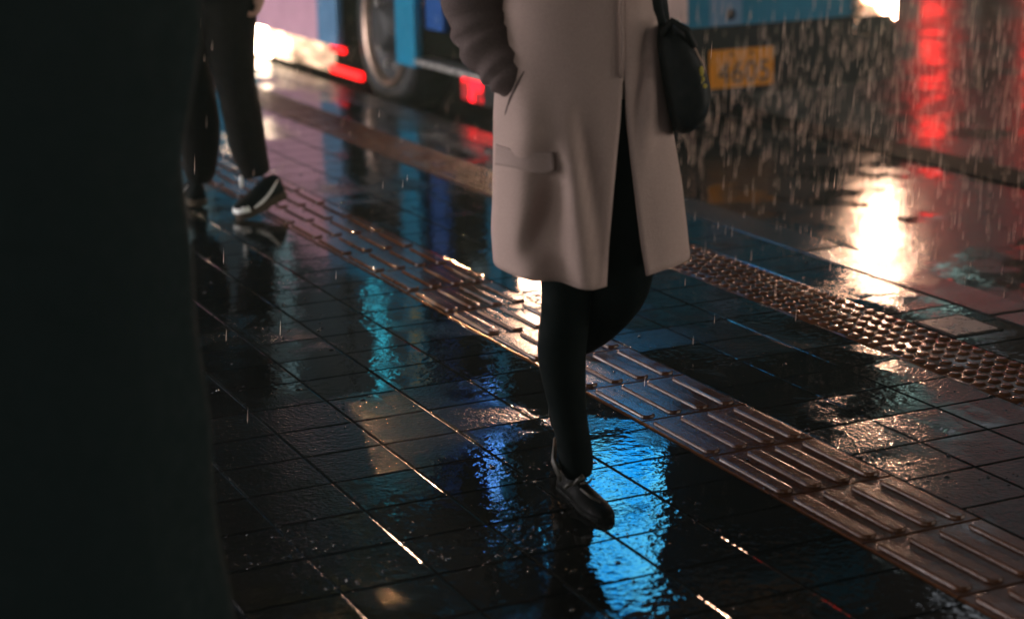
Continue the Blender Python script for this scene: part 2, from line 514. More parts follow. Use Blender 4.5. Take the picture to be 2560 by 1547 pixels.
# plate with its number
pl = BMB().box((2.86, V0 - 0.112, 0.10), (3.25, V0 - 0.1, 0.30)).build('number_plate', m_plate, bus, bevel=0.004)
for bx in (3.02, 3.14):
    BMB().lathe((bx - 0.03, V0 - 0.113, 0.275), (0, -1, 0), [(0.0005, 0.004), (0.008, 0.004), (0.011, 0)], 12).build('bolt', m_ink, pl)
cu = bpy.data.curves.new('number', 'FONT')
cu.body = '4605'; cu.size = 0.155; cu.extrude = 0.0015; cu.align_x = 'CENTER'; cu.align_y = 'CENTER'; cu.space_character = 1.06
to = bpy.data.objects.new('number_tmp', cu); COL.objects.link(to)
me = bpy.data.meshes.new_from_object(to.evaluated_get(bpy.context.evaluated_depsgraph_get()))
bpy.data.objects.remove(to)
num = bpy.data.objects.new('number', me); COL.objects.link(num)
me.materials.clear(); me.materials.append(m_ink)
num.parent = pl
num.location = (3.068, V0 - 0.114, 0.172 + Z); num.rotation_euler = (PI / 2, 0, 0)
num.scale = (1.0, 1.05, 1)
# bright trim on the bumper
for (a, z, l) in ((3.87, 0.305, 0.04), (3.85, 0.265, 0.055), (3.60, 0.258, 0.06), (3.99, 0.31, 0.02), (3.62, 0.32, 0.02)):
    BMB().box((a, V0 - 0.02, z), (a + l, V0 + 0.005, z + 0.012)).build('bumper_trim', m_alu, bus, bevel=0.003)
# headlights
HL = (1.0, 0.58, 0.38)
m_lamp = emit('headlight_lamp', HL, 60)
m_refl = simple('warm_reflector', (0.55, 0.36, 0.26), 0.25, metal=0.8, var=0.3, vscale=20)
def headlight(mir):
    X = (lambda a: a - 0.075 * max(0, min(1, (4.14 - a) / 0.15))) if not mir else (lambda a: U0 + U1 - a)
    yv = V0 - 0.045
    # housing: wedge shaped bezel that follows the corner
    out = [(3.87, 0.325), (3.99, 0.305), (4.09, 0.32), (4.142, 0.345), (4.142, 0.86), (4.04, 0.9), (3.98, 0.86)]
    h = BMB()
    h.rings([[(X(a), yv + (0.0 if a < 4.0 else (a - 4.0) * 0.55), z) for a, z in out], [(X(a), yv + 0.16, z) for a, z in out]])
    ho = h.build('headlight', m_refl, bus, bevel=0.006)
    lamp = [(3.955, 0.53), (3.985, 0.482), (4.03, 0.478), (4.055, 0.43), (4.075, 0.40), (4.137, 0.375), (4.137, 0.85), (4.04, 0.885), (3.985, 0.85)]
    l = BMB()
    l.rings([[(X(a), yv - 0.006 + (0.0 if a < 4.0 else (a - 4.0) * 0.55), z) for a, z in lamp], [(X(a), yv + 0.01 + (0.0 if a < 4.0 else (a - 4.0) * 0.55), z) for a, z in lamp]])
    l.build('lamp', m_lamp, ho)
    for (a, z) in ((3.885, 0.385), (3.875, 0.36)):
        BMB().ball((X(a), yv - 0.004, z), 0.012).build('bulb', m_chrome, ho)
    sp = bpy.data.lights.new('headlight_beam', 'SPOT')
    sp.energy = 58; sp.color = HL; sp.spot_size = math.radians(120); sp.spot_blend = 0.7; sp.shadow_soft_size = 0.02
    so = bpy.data.objects.new('headlight_beam', sp); COL.objects.link(so)
    so.parent = bus
    so.location = (X(4.03), yv - 0.06, 0.66 + Z)
    so.rotation_euler = (math.radians(86), 0, PI)
headlight(False); headlight(True)
# wheels
m_rim = simple('worn_rim', (0.42, 0.30, 0.23), 0.34, metal=0.9, var=0.3, vscale=14)
def wheel(u, v, out):
    w_ = BMB().lathe((u, v, ROAD + 0.48), (out, 0, 0), [(0.32, -0.28), (0.44, -0.28), (0.475, -0.24), (0.48, -0.14), (0.475, -0.04), (0.45, -0.005), (0.40, 0.0), (0.335, -0.012), (0.325, -0.03)], 48).build('wheel', m_black, bus, smooth=True)
    BMB().lathe((u, v, ROAD + 0.48), (out, 0, 0), [(0.328, -0.05), (0.345, -0.006), (0.335, 0.010), (0.318, 0.012), (0.305, -0.004), (0.298, -0.03)], 48).build('rim', m_rim, w_, smooth=True)
    d = BMB().lathe((u, v, ROAD + 0.48), (out, 0, 0), [(0.30, -0.03), (0.26, -0.05), (0.2, -0.06), (0.15, -0.03), (0.13, 0.02), (0.09, 0.035), (0.001, 0.035)], 40)
    d.build('hub', simple('dull_hub', (0.02, 0.02, 0.021), 0.6, metal=0.2, var=0.4, vscale=30), w_, smooth=True)
    for k in range(10):
        a = 2 * PI * k / 10
        MB_ = BMB().lathe((u - out * 0.055, v + 0.225 * math.cos(a), ROAD + 0.48 + 0.225 * math.sin(a)), (out, 0, 0), [(0.018, 0), (0.018, 0.03), (0.001, 0.032)], 8)
        MB_.build('wheel_nut', m_alu, w_)
wheel(U0 + 0.05, 6.33, -1); wheel(U0 + 0.05, 12.4, -1); wheel(U1 - 0.05, 6.33, 1); wheel(U1 - 0.05, 12.4, 1)
# added glowing strips low on the side, for red and white road glare
m_red = emit('red_glow', (1.0, 0.004, 0.006), 4)  # red glow added under the skirt and step
m_redd = emit('dull_red_glow', (1.0, 0.003, 0.012), 5.0, var=0.92, vscale=9)
BMB().box((U0 + 0.005, 6.93, 0.118), (U0 + 0.03, 7.16, 0.153)).build('red_glow_strip', m_red, bus, bevel=0.004)
BMB().box((U0 + 0.12, 6.95, -0.06), (U0 + 0.15, 7.5, -0.005)).build('red_glow_strip', m_red, bus, bevel=0.01)
BMB().box((U0 + 0.10, 4.80, 0.02), (U0 + 0.12, 5.36, 0.14)).build('step_glow', m_redd, bus, bevel=0.01)
m_under = emit('underbody_glare', (1.0, 0.72, 0.5), 36)  # added glowing boxes standing in for glare on the road
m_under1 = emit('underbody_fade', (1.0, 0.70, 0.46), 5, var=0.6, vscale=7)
BMB().box((U0 + 0.125, 8.3, -0.07), (U0 + 0.165, 8.79, 0.152)).build('underbody_glare', m_under1, bus, bevel=0.004)
BMB().box((U0 + 0.12, 8.8, -0.09), (U0 + 0.16, 9.9, 0.154)).build('underbody_glare', m_under, bus, bevel=0.01)
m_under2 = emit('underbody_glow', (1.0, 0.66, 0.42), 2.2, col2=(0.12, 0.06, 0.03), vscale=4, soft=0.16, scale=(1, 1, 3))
BMB().box((U0 + 0.13, 7.5, -0.06), (U0 + 0.17, 8.29, 0.15)).build('underbody_glare', m_under2, bus, bevel=0.01)
# displays that the wet ground mirrors
m_route = emit('route_display', (0.10, 0.62, 1.0), 7.5, col2=(0.0, 0.30, 0.85), vscale=6, soft=0.05)
BMB().box((2.10, V0 - 0.095, 1.80), (2.57, V0 - 0.062, 2.10)).build('route_display', m_route, bus)
BMB().box((2.03, V0 - 0.095, 2.19), (2.53, V0 - 0.062, 2.66)).build('route_display', m_route, bus)
m_strip = emit('door_lamp', (0.2, 0.6, 1.0), 6, col2=(0.0, 0.1, 1.0), vscale=30)
BMB().box((U0 - 0.012, 4.765, 1.55), (U0 - 0.004, 4.86, 2.05)).build('door_lamp', m_strip, bus)
m_cy = emit('side_display', (0.05, 0.75, 1.0), 2.8, var=0.75, vscale=9)
BMB().box((U0 - 0.012, 6.42, 1.3), (U0 - 0.004, 6.62, 1.46)).box((U0 - 0.012, 6.36, 1.5), (U0 - 0.004, 6.5, 2.4)).build('side_display', m_cy, bus)
m_yl = emit('yellow_notice', (0.7, 0.5, 0.02), 0.5)
BMB().box((U0 - 0.012, 5.8, 1.28), (U0 - 0.004, 5.93, 1.44)).build('door_notice', m_yl, bus)
BMB().box((U0 - 0.012, 5.78, 1.7), (U0 - 0.004, 5.92, 2.1)).build('door_notice', m_yl, bus)

# ------------------------------------------------------------------ buildings and lamps whose light falls on the scene
m_wall = simple('dark_render', (0.10, 0.095, 0.09), 0.8, var=0.25, vscale=1.2)
m_shop = emit('shop_window', (1.0, 0.86, 0.70), 0.11, var=0.65, vscale=0.55)
m_fillL = emit('coat_fill_window', (1.0, 0.92, 0.86), 2.6, var=0.3, vscale=0.8)  # unseen windows added to light the coats from behind the camera
m_fillB = emit('bus_fill_window', (1.0, 0.9, 0.92), 15, var=0.3, vscale=0.8)  # unseen windows set bright to lift the bus side
m_flat = emit('flat_window', (0.5, 0.7, 0.75), 0.35, var=0.8, vscale=0.7)
m_signr = emit('red_sign', (1.0, 0.035, 0.03), 3.8)
m_signw = emit('white_sign', (0.85, 0.9, 1.0), 1.4, var=0.4, vscale=2)
m_signg = emit('green_sign', (0.5, 0.78, 0.7), 3)

far = empty('shop_building', (17, 0, ROAD))
tag(far, 'dark shop building across the road with lit windows and signs and unseen fill windows', 'building')
MB().box((0.02, -26, 0), (10, 60, 14)).build('wall', m_wall, far)
m_fillF = emit('far_fill_window', (1.0, 0.88, 0.78), 9, var=0.3, vscale=0.6)  # unseen windows added to light the coat from the front right
for k in range(5):
    y0 = -24 + k * 4.3
    w_ = MB().box((-0.05, y0, 0.5), (0.01, y0 + 3.9, 4.6)).build('window', m_fillF, far)
    MB().box((-0.09, y0 + 1.9, 0.5), (-0.052, y0 + 1.98, 4.6)).build('frame', m_trim, w_)
for k in range(14):
    y0 = -2 + k * 4.3
    w_ = MB().box((-0.05, y0, 0.5), (0.01, y0 + 3.9, 4.0)).build('window', m_shop, far)
    MB().box((-0.09, y0 + 1.9, 0.5), (-0.052, y0 + 1.98, 4.0)).build('frame', m_trim, w_)
for k in range(12):
    for z in (5.6, 8.8):
        if R.random() < 0.55:
            MB().box((-0.04, 0 + k * 4.7, z), (0.01, 1.8 + k * 4.7, z + 1.6)).build('window', m_flat, far)
def sign(y0, y1, z0, z1, mat, label):
    o = MB().box((-0.35, y0, z0), (-0.12, y1, z1)).build('sign', mat, far, bevel=0.03)
    o['label'] = label
sign(20.25, 20.55, 1.0, 4.9, m_signr, 'tall red lit sign')
sign(17.75, 18.05, 1.6, 3.4, m_signr, 'short red lit sign')
sign(19.6, 20.2, 5.7, 6.4, m_signg, 'small green lit sign')
sign(20.4, 20.9, 7.7, 8.3, m_signg, 'upper green lit sign')
sign(16.6, 19.2, 8.2, 11.2, m_signw, 'large white lit sign')

near = empty('corner_shop', (-7.5, 0, 0))
tag(near, 'unseen shop front along the inner side of the pavement, its window light added', 'building')
MB().box((-6, -16, 0), (-0.02, 16, 9)).build('wall', m_wall, near)
for k in range(7):
    y0 = -14.6 + k * 4.3
    w_ = MB().box((-0.01, y0, 0.4), (0.05, y0 + 3.8, 3.0)).build('window', m_fillB if y0 > 2 else m_fillL, near)
    MB().box((0.052, y0 + 1.85, 0.4), (0.09, y0 + 1.93, 3.0)).build('frame', m_trim, w_)

sl = empty('street_lamp', (1.15, 12.0, 0))
tag(sl, 'tall street lamp with warm lamp leaning over the bus', 'street lamp')
MB().tube([(0, 0, 0), (0, 0, 0.3), (0, 0, 4.6), (0.25, 0, 5.0), (1.35, 0, 5.1)], [0.09, 0.06, 0.045, 0.04, 0.035], 12).build('pole', m_trim, sl, smooth=True)
m_sod = emit('street_lamp_glow', (1.0, 0.5, 0.2), 40)
pl_ = bpy.data.lights.new('street_lamp_light', 'POINT'); pl_.energy = 1300; pl_.color = (1.0, 0.5, 0.22); pl_.shadow_soft_size = 0.05
po = bpy.data.objects.new('street_lamp_light', pl_); COL.objects.link(po); po.parent = sl; po.location = (1.4, 0, 4.88)
MB().ball((1.4, 0, 5.02), (0.22, 0.12, 0.07)).build('lamp', m_sod, sl, smooth=True)

# ------------------------------------------------------------------ people
def frame(base, dx=0):
    return (base[0] + dx * rt.x, base[1] + dx * rt.y, 0)

def skin_body(name, joints, bones, mat, parent, sub=1):
    """one continuous skinned surface: joints {key: (pos, radius)}"""
    keys = list(joints); idx = {k: i for i, k in enumerate(keys)}
    me = bpy.data.meshes.new(name)
    me.from_pydata([joints[k][0] for k in keys], [(idx[a], idx[b]) for a, b in bones], [])
    o = bpy.data.objects.new(name, me); COL.objects.link(o)
    m = o.modifiers.new('skin', 'SKIN')
    m.use_smooth_shade = True
    for i, k in enumerate(keys):
        r = joints[k][1]; r = r if isinstance(r, tuple) else (r, r)
        me.skin_vertices[0].data[i].radius = r
        me.skin_vertices[0].data[i].use_root = (i == 0)
    s = o.modifiers.new('sub', 'SUBSURF'); s.levels = s.render_levels = sub
    bm_me = bpy.data.meshes.new_from_object(o.evaluated_get(bpy.context.evaluated_depsgraph_get()))
    bpy.data.objects.remove(o)
    o = bpy.data.objects.new(name, bm_me); COL.objects.link(o)
    bm_me.materials.clear(); bm_me.materials.append(mat)
    for p in bm_me.polygons: p.use_smooth = True
    o.parent = parent
    return o

def hand_chain(J, B, wrist, key, d, side, curl, s=1.0):
    """palm + five fingers; d = finger direction, side = across the palm, curl = curl direction"""
    d, side, curl = Vector(d).normalized(), Vector(side).normalized(), Vector(curl).normalized()
    w = Vector(J[wrist][0])
    J[key + 'palm'] = (tuple(w + d * 0.05 * s), (0.034 * s, 0.02 * s)); B.append((wrist, key + 'palm'))
    for i, ln in enumerate((0.066, 0.075, 0.07, 0.055)):
        b0 = w + d * 0.088 * s + side * (i - 1.5) * 0.02 * s
        ks = [key + 'f%d%d' % (i, j) for j in range(4)]
        J[ks[0]] = (tuple(b0), 0.0095 * s)
        p1 = b0 + (d * 0.8 + curl * 0.55).normalized() * ln * 0.45 * s
        p2 = p1 + (d * 0.2 + curl).normalized() * ln * 0.33 * s
        p3 = p2 + (curl * 0.8 - d * 0.6).normalized() * ln * 0.28 * s
        for k_, p_, rr in zip(ks[1:], (p1, p2, p3), (0.0088, 0.008, 0.0068)): J[k_] = (tuple(p_), rr * s)
        B.append((key + 'palm', ks[0])); B += [(ks[j], ks[j + 1]) for j in range(3)]
    t0 = w + d * 0.03 * s - side * 0.035 * s; t1 = t0 + (d - side * 0.6 + curl * 0.5).normalized() * 0.035 * s; t2 = t1 + (d + curl).normalized() * 0.03 * s
    for k_, p_, rr in ((key + 't0', t0, 0.013), (key + 't1', t1, 0.0105), (key + 't2', t2, 0.008)): J[k_] = (tuple(p_), rr * s)
    B += [(key + 'palm', key + 't0'), (key + 't0', key + 't1'), (key + 't1', key + 't2')]

def head_parts(root, c, s, face_dir, hair_len=0.12):
    """eyes, nose and mouth sit on the skinned head; hair as a cap"""
    c = Vector(c); f_ = Vector(face_dir).normalized(); sd = Vector((0, 0, 1)).cross(f_)
    h = MB(); n_t, n_p = 9, 20
    rs = []
    for i in range(n_t):
        t = PI / 2 - (i / (n_t - 1)) * 2.0
        ring = []
        for k in range(n_p):
            a = 2 * PI * k / n_p
            dirv = f_ * math.cos(a) + sd * math.sin(a)
            front = max(0, math.cos(a))
            tt = t if front < 0.45 else max(t, 0.42)
            ring.append(c + dirv * 0.098 * s * math.cos(tt) - f_ * 0.012 * s + Vector((0, 0, 0.125 * s * math.sin(tt) if tt > -0.2 else -0.025 * s + hair_len * (tt + 0.2))))
        rs.append(ring)
    h.rings(rs, cap=False)
    h.build('hair', m_hair, root, smooth=True)
    for q in (-1, 1):
        MB().ball(c + f_ * 0.084 * s + sd * 0.032 * s * q + Vector((0, 0, 0.0)), 0.011 * s, 8, 6).build('eye', simple('eye_ball', (0.05, 0.03, 0.02), 0.15), root, smooth=True)
    MB().ball(c + f_ * 0.085 * s + Vector((0, 0, -0.062 * s)), (0.022 * s, 0.012 * s, 0.008 * s), 10, 6).build('mouth', simple('lips', (0.35, 0.1, 0.09), 0.4), root, smooth=True)

def body_joints(sh_w, hip_z, sh_z, head_c, fdir, s, arms):
    f_ = Vector(fdir).normalized(); h = Vector(head_c); sd = Vector((0, 0, 1)).cross(f_)
    bx, by = arms['base']
    J = {'pelvis': ((bx, by, hip_z), (0.15 * s, 0.105 * s)), 'waist': ((bx, by, hip_z + 0.17 * s), (0.125 * s, 0.09 * s)),
         'chest': ((bx, by, sh_z - 0.13 * s), (0.145 * s, 0.10 * s)), 'neck0': ((bx, by, sh_z + 0.01), 0.065 * s),
         'neck1': (tuple(h + Vector((0, 0, -0.12 * s)) - f_ * 0.015), 0.052 * s), 'jaw': (tuple(h + Vector((0, 0, -0.055 * s)) + f_ * 0.01), (0.07 * s, 0.075 * s)),
         'skull': (tuple(h + Vector((0, 0, 0.035 * s))), (0.08 * s, 0.09 * s)), 'crown': (tuple(h + Vector((0, 0, 0.1 * s))), 0.05 * s),
         'nose': (tuple(h + f_ * 0.1 * s + Vector((0, 0, -0.02 * s))), 0.013 * s)}
    B = [('pelvis', 'waist'), ('waist', 'chest'), ('chest', 'neck0'), ('neck0', 'neck1'), ('neck1', 'jaw'), ('jaw', 'skull'), ('skull', 'crown'), ('jaw', 'nose')]
    for q, nm in ((-1, 'l'), (1, 'r')):
        J['ear' + nm] = (tuple(h + sd * q * 0.084 * s), (0.012 * s, 0.02 * s)); B.append(('skull', 'ear' + nm))
        sp_, el, wr = arms[nm]
        J['sh' + nm] = (sp_, 0.058 * s); J['el' + nm] = (el, 0.042 * s); J['wr' + nm] = (wr, 0.028 * s)
        B += [('chest', 'sh' + nm), ('sh' + nm, 'el' + nm), ('el' + nm, 'wr' + nm)]
    return J, B

def interp(tab, z):
    if z <= tab[0][0]: return tab[0][1:]
    for a, b_ in zip(tab, tab[1:]):
        if z <= b_[0]:
            t = (z - a[0]) / (b_[0] - a[0])
            return [p + (q - p) * t for p, q in zip(a[1:], b_[1:])]
    return tab[-1][1:]

def shoe(root, heel, toe, hw, mat_up, mat_sole, ank, sole_t=0.02, hi=0.06, name='shoe', pitch=0.0):
    """a shoe from heel to toe; pitch lifts the heel (radians)"""
    heel, toe = Vector(heel), Vector(toe)
    ax = (toe - heel); L = ax.length; ax.normalize()
    side = ax.cross(Vector((0, 0, 1))).normalized(); upv = side.cross(ax)
    prof = [(0.0, 0.55, 0.8), (0.04, 0.72, 0.95), (0.15, 0.78, 1.0), (0.3, 0.76, 0.98), (0.45, 0.82, 0.82), (0.6, 0.95, 0.66), (0.75, 1.0, 0.52), (0.88, 0.86, 0.42), (0.96, 0.6, 0.33), (1.0, 0.3, 0.2)]
    up_, so = MB(), MB()
    rs, r2_ = [], []
    for t, w_, h_ in prof:
        p = heel + ax * L * t
        ring = []
        for k in range(14):
            a = PI * k / 13
            ring.append(p + side * hw * w_ * math.cos(a) * (1 if k not in (0, 13) else 1.0) + upv * (sole_t + hi * h_ * max(0, math.sin(a)) ** 0.8))
        rs.append(ring)
        r2_.append([p + side * hw * w_ * 1.05 * c_ + upv * z_ for c_, z_ in ((-1, 0.0), (1, 0.0), (1.03, sole_t * 0.6), (1, sole_t * 1.1), (-1, sole_t * 1.1), (-1.03, sole_t * 0.6))])
    up_.rings(rs); so.rings(r2_)
    o = up_.build(name, mat_up, root, smooth=True)
    so.build('sole', mat_sole, o)
    return o, (heel, ax, side, upv, L)

# ---- woman in the grey coat
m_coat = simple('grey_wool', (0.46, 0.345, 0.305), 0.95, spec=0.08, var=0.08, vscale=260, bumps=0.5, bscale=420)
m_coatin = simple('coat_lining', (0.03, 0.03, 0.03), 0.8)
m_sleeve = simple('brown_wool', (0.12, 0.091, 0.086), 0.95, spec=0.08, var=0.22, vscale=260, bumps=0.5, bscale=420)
m_legg = simple('black_leggings', (0.004, 0.0065, 0.0065), 0.9, spec=0.05)
m_flats = simple('black_leather', (0.003, 0.0035, 0.003), 0.7, spec=0.08)
m_tan = simple('olive_lining', (0.03, 0.028, 0.02), 0.6)
wom = empty('person', (-0.42, -0.36, 0), -YAW)
tag(wom, 'person in a knee length grey coat and black leggings carrying a dark handbag', 'person')
# body (local: x right, y away, z up; faces -y)
arms = {'base': (0.03, 0.03), 'l': ((-0.125, 0.02, 1.30), (-0.165, 0.05, 1.04), (-0.085, -0.03, 0.93)), 'r': ((0.18, 0.02, 1.30), (0.225, 0.07, 1.13), (0.205, -0.09, 1.215))}
J, B = body_joints(0.36, 0.86, 1.33, (0.03, 0.0, 1.52), (0, -1, 0), 0.95, arms)
hand_chain(J, B, 'wrr', 'hr', (-0.1, -0.25, -0.95), (1, -0.3, 0), (-0.4, -0.7, -0.2), 0.95)
hand_chain(J, B, 'wrl', 'hl', (0.85, 0.35, -0.2), (0.5, 0.1, 0.6), (0.3, 0.6, -0.3), 0.85)
skin_body('body', J, B, m_skin, wom, 2)
head_parts(wom, (0.03, 0.0, 1.52), 0.95, (0, -1, 0), 0.2)
# leggings: standing leg and the leg swinging behind it
lg = MB()
lg.tube([(-0.03, 0.03, 0.88), (-0.012, 0.01, 0.70), (0.0, -0.01, 0.52), (-0.002, -0.012, 0.45), (-0.006, 0.005, 0.39), (-0.016, 0.018, 0.325), (-0.010, 0.014, 0.26), (-0.002, 0.008, 0.19), (0.008, 0.0, 0.13), (0.014, 0.0, 0.085), (0.02, -0.01, 0.03)],
        [(0.088, 0.09), (0.078, 0.08), (0.06, 0.062), (0.054, 0.058), (0.054, 0.056), (0.056, 0.06), (0.049, 0.052), (0.040, 0.042), (0.038, 0.04), (0.040, 0.042), (0.034, 0.05)], 18)
lg.tube([(0.10, 0.03, 0.88), (0.115, -0.0, 0.70), (0.125, -0.035, 0.54), (0.122, -0.03, 0.475), (0.095, 0.03, 0.42), (0.055, 0.13, 0.345), (0.015, 0.25, 0.28), (-0.008, 0.34, 0.235)],
        [(0.088, 0.09), (0.078, 0.08), (0.064, 0.064), (0.06, 0.062), (0.058, 0.06), (0.055, 0.056), (0.042, 0.045), (0.034, 0.036)], 18)
lg.build('leggings', m_legg, wom, smooth=True, sub=1)
# shoes
o, fr = shoe(wom, (-0.012, 0.045, 0.0), (0.074, -0.185, 0.0), 0.031, m_flats, m_flats, None, 0.008, 0.042)
MB().tube([(-0.030, 0.035, 0.115), (-0.035, 0.0, 0.075), (-0.022, -0.05, 0.052)], [(0.004, 0.012), (0.006, 0.016), (0.004, 0.010)], 8).build('heel_lining', m_tan, o, smooth=True)
bw = MB()
bw.tube([(0.005, -0.105, 0.062), (0.012, -0.11, 0.072), (0.03, -0.11, 0.085)], [0.004, 0.006, 0.008], 8)
bw.tube([(0.0, -0.10, 0.060), (-0.012, -0.095, 0.055), (-0.02, -0.09, 0.045)], [0.004, 0.006, 0.005], 8)
bw.tube([(0.02, -0.115, 0.066), (0.045, -0.12, 0.072), (0.052, -0.11, 0.08)], [0.003, 0.004, 0.003], 8)
bw.tube([(0.02, -0.13, 0.058), (0.045, -0.155, 0.044), (0.07, -0.175, 0.034)], [0.0025, 0.004, 0.002], 8)
bw.v = [tuple(Vector(q) * 0.8 + Vector((0.012, -0.11, 0.05)) * 0.2) for q in bw.v]
bw.build('bow', m_tan, o, smooth=True)
shoe(wom, (-0.012, 0.40, 0.215), (-0.002, 0.30, 0.03), 0.032, m_flats, m_trim, None, 0.009, 0.05)
# coat: open shell with a slit at the front
coat_tab = [  # z, left, right, half depth front, half depth back, slit left, slit right
    (0.50, -0.155, 0.258, 0.165, 0.16, 0.070, 0.152),
    (0.58, -0.158, 0.252, 0.155, 0.155, 0.075, 0.141),
    (0.68, -0.153, 0.243, 0.145, 0.15, 0.083, 0.131),
    (0.76, -0.150, 0.230, 0.138, 0.145, 0.091, 0.122),
    (0.84, -0.148, 0.216, 0.132, 0.14, 0.100, 0.115),
    (0.95, -0.140, 0.202, 0.125, 0.135, 0.1085, 0.1095),
    (1.0, -0.130, 0.195, 0.12, 0.13, 0.1095, 0.1098),
    (1.1, -0.125, 0.188, 0.115, 0.125, 0.1095, 0.1098),
    (1.22, -0.14, 0.195, 0.12, 0.125, 0.1095, 0.1098),
    (1.31, -0.16, 0.215, 0.105, 0.11, 0.10, 0.1003),
    (1.36, -0.11, 0.165, 0.08, 0.09, 0.06, 0.0603),
    (1.40, -0.045, 0.105, 0.065, 0.07, 0.05, 0.0503)]
def gauss(v, w): return math.exp(-(v / w) ** 2)
def coat_xy(a, z, edge=1.0, extra=0.0):
    xl, xr, df, db, s0, s1 = interp(coat_tab, z)
    cx, hw = (xl + xr) / 2, (xr - xl) / 2
    sx, cy = math.sin(a), -math.cos(a)
    x_ = cx + hw * math.copysign(abs(sx) ** 0.9, sx)
    y_ = (df if cy < 0 else db) * math.copysign(abs(cy) ** 0.85, cy)
    low = max(0, (0.98 - z) / 0.48)
    out = 0.020 * low * math.sin(a * 5 + 0.6 + 1.4 * math.sin(a * 2)) + 0.008 * low * math.sin(a * 9 + z * 3)
    if cy < 0:
        # diagonal folds falling from the buttons, and the hand bulging in the pocket
        u = x_ - (0.02 + (0.87 - z) * 0.125)
        out += 0.036 * min(1, max(0, (0.90 - z) / 0.16)) * (gauss(u + 0.028, 0.028) - 0.9 * gauss(u - 0.012, 0.018))
        u = x_ - (0.172 - (1.0 - z) * 0.19)
        out += 0.034 * gauss(z - 0.9, 0.14) * (gauss(u - 0.022, 0.02) - 0.9 * gauss(u + 0.010, 0.013))
        u = x_ - (-0.02 - (0.72 - z) * 0.40)
        out -= 0.034 * gauss(z - 0.62, 0.10) * gauss(u, 0.03)
        out += 0.034 * gauss(z - 0.825, 0.06) * gauss(x_ + 0.075, 0.05)
    out *= edge
    out += extra
    return x_, y_ + out * (cy if abs(cy) > 0.2 else 0.2 * (1 if cy > 0 else -1))
cm = MB(); rs = []
nz, na = 64, 110
for i in range(nz):
    z = 0.50 + (1.40 - 0.50) * i / (nz - 1)
    xl, xr, df, db, s0, s1 = interp(coat_tab, z)
    cx, hw = (xl + xr) / 2, (xr - xl) / 2
    a0 = math.asin(max(-1, min(1, (s1 - cx) / hw))); a1 = math.asin(max(-1, min(1, (s0 - cx) / hw)))
    ring = []
    for k in range(na + 1):
        a = a0 + (2 * PI + a1 - a0) * k / na
        x_, y_ = coat_xy(a, z, min(1, min(k, na - k) / 7))
        dz = 0.0
        if z < 0.66:
            sx = math.sin(a)
            dz = ((0.66 - z) / 0.16) * (0.005 * math.sin(a * 2 + 1.0) + 0.042 * max(0, sx) + 0.036 * max(0, -sx))
        ring.append((x_, y_, z + dz))
    rs.append(ring)
cm.rings(rs, closed=False, cap=False)
co = cm.build('coat', m_coat, wom, smooth=True, solid=0.006)
# pocket flap: raised strip of coat cloth, darkened in colour to imitate shade
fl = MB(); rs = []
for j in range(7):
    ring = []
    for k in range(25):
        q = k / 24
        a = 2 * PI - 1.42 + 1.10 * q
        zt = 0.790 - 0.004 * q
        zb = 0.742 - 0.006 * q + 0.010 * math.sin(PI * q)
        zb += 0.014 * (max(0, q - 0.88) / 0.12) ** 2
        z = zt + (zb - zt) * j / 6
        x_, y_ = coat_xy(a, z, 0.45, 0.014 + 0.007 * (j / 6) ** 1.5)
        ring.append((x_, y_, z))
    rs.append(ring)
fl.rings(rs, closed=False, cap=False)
m_flap_shade = simple('pocket_shade_wool', (0.37, 0.28, 0.252), 0.95, spec=0.08, var=0.08, vscale=260, bumps=0.5, bscale=420)
fl.build('pocket_shade_flap', m_flap_shade, co, smooth=True, solid=0.004)
pw = MB()
pts = []
for zz, xx in ((0.945, -0.085), (0.92, -0.098), (0.89, -0.112), (0.86, -0.122), (0.845, -0.126)):
    xl, xr = interp(coat_tab, zz)[:2]
    sx = (xx - (xl + xr) / 2) / ((xr - xl) / 2)
    a = 2 * PI - math.asin(min(1, abs(sx) ** (1 / 0.9)))
    x_, y_ = coat_xy(a, zz, 1.0, 0.001)
    pts.append((x_, y_, zz))
pw.tube(pts, [(0.002, 0.003), (0.0045, 0.005), (0.005, 0.005), (0.004, 0.004), (0.002, 0.002)], 8)
pw.build('pocket_edge', m_sleeve, co, smooth=True)
# overlap edge running up from the slit
MB().tube([(0.1115, -0.125, 0.93), (0.1135, -0.119, 1.0), (0.1125, -0.114, 1.1), (0.11, -0.118, 1.22), (0.09, -0.1, 1.33)], [(0.004, 0.004)] * 5, 8).build('front_edge', m_coat, co, smooth=True)
# sleeves
def sleeve(pts, rads, wr=1.0, seed=0):
    mb = MB(); n = 40; P_ = []; Rr = []
    pts = [Vector(p) for p in pts]
    for i in range(n):
        t = i / (n - 1) * (len(pts) - 1); k = min(int(t), len(pts) - 2); f_ = t - k
        p0, p1, p2, p3 = pts[max(k - 1, 0)], pts[k], pts[k + 1], pts[min(k + 2, len(pts) - 1)]
        P_.append(0.5 * ((2 * p1) + (p2 - p0) * f_ + (2 * p0 - 5 * p1 + 4 * p2 - p3) * f_ ** 2 + (3 * p1 - p0 - 3 * p2 + p3) * f_ ** 3))
        r_ = rads[k] + (rads[k + 1] - rads[k]) * f_
        r_ += wr * 0.0035 * math.sin(i * 1.55 + seed + 0.9 * math.sin(i * 0.7)) * math.sin(PI * i / n)
        Rr.append((r_, r_ * 0.95))
    mb.tube(P_, Rr, 20)
    return mb
sleeve([(-0.12, 0.02, 1.325), (-0.168, 0.02, 1.2), (-0.178, 0.015, 1.08), (-0.158, -0.01, 1.0), (-0.122, -0.045, 0.945), (-0.098, -0.055, 0.91), (-0.08, -0.03, 0.89)], [0.068, 0.072, 0.072, 0.066, 0.054, 0.042, 0.02], 1.7).build('sleeve', m_sleeve, co, smooth=True)
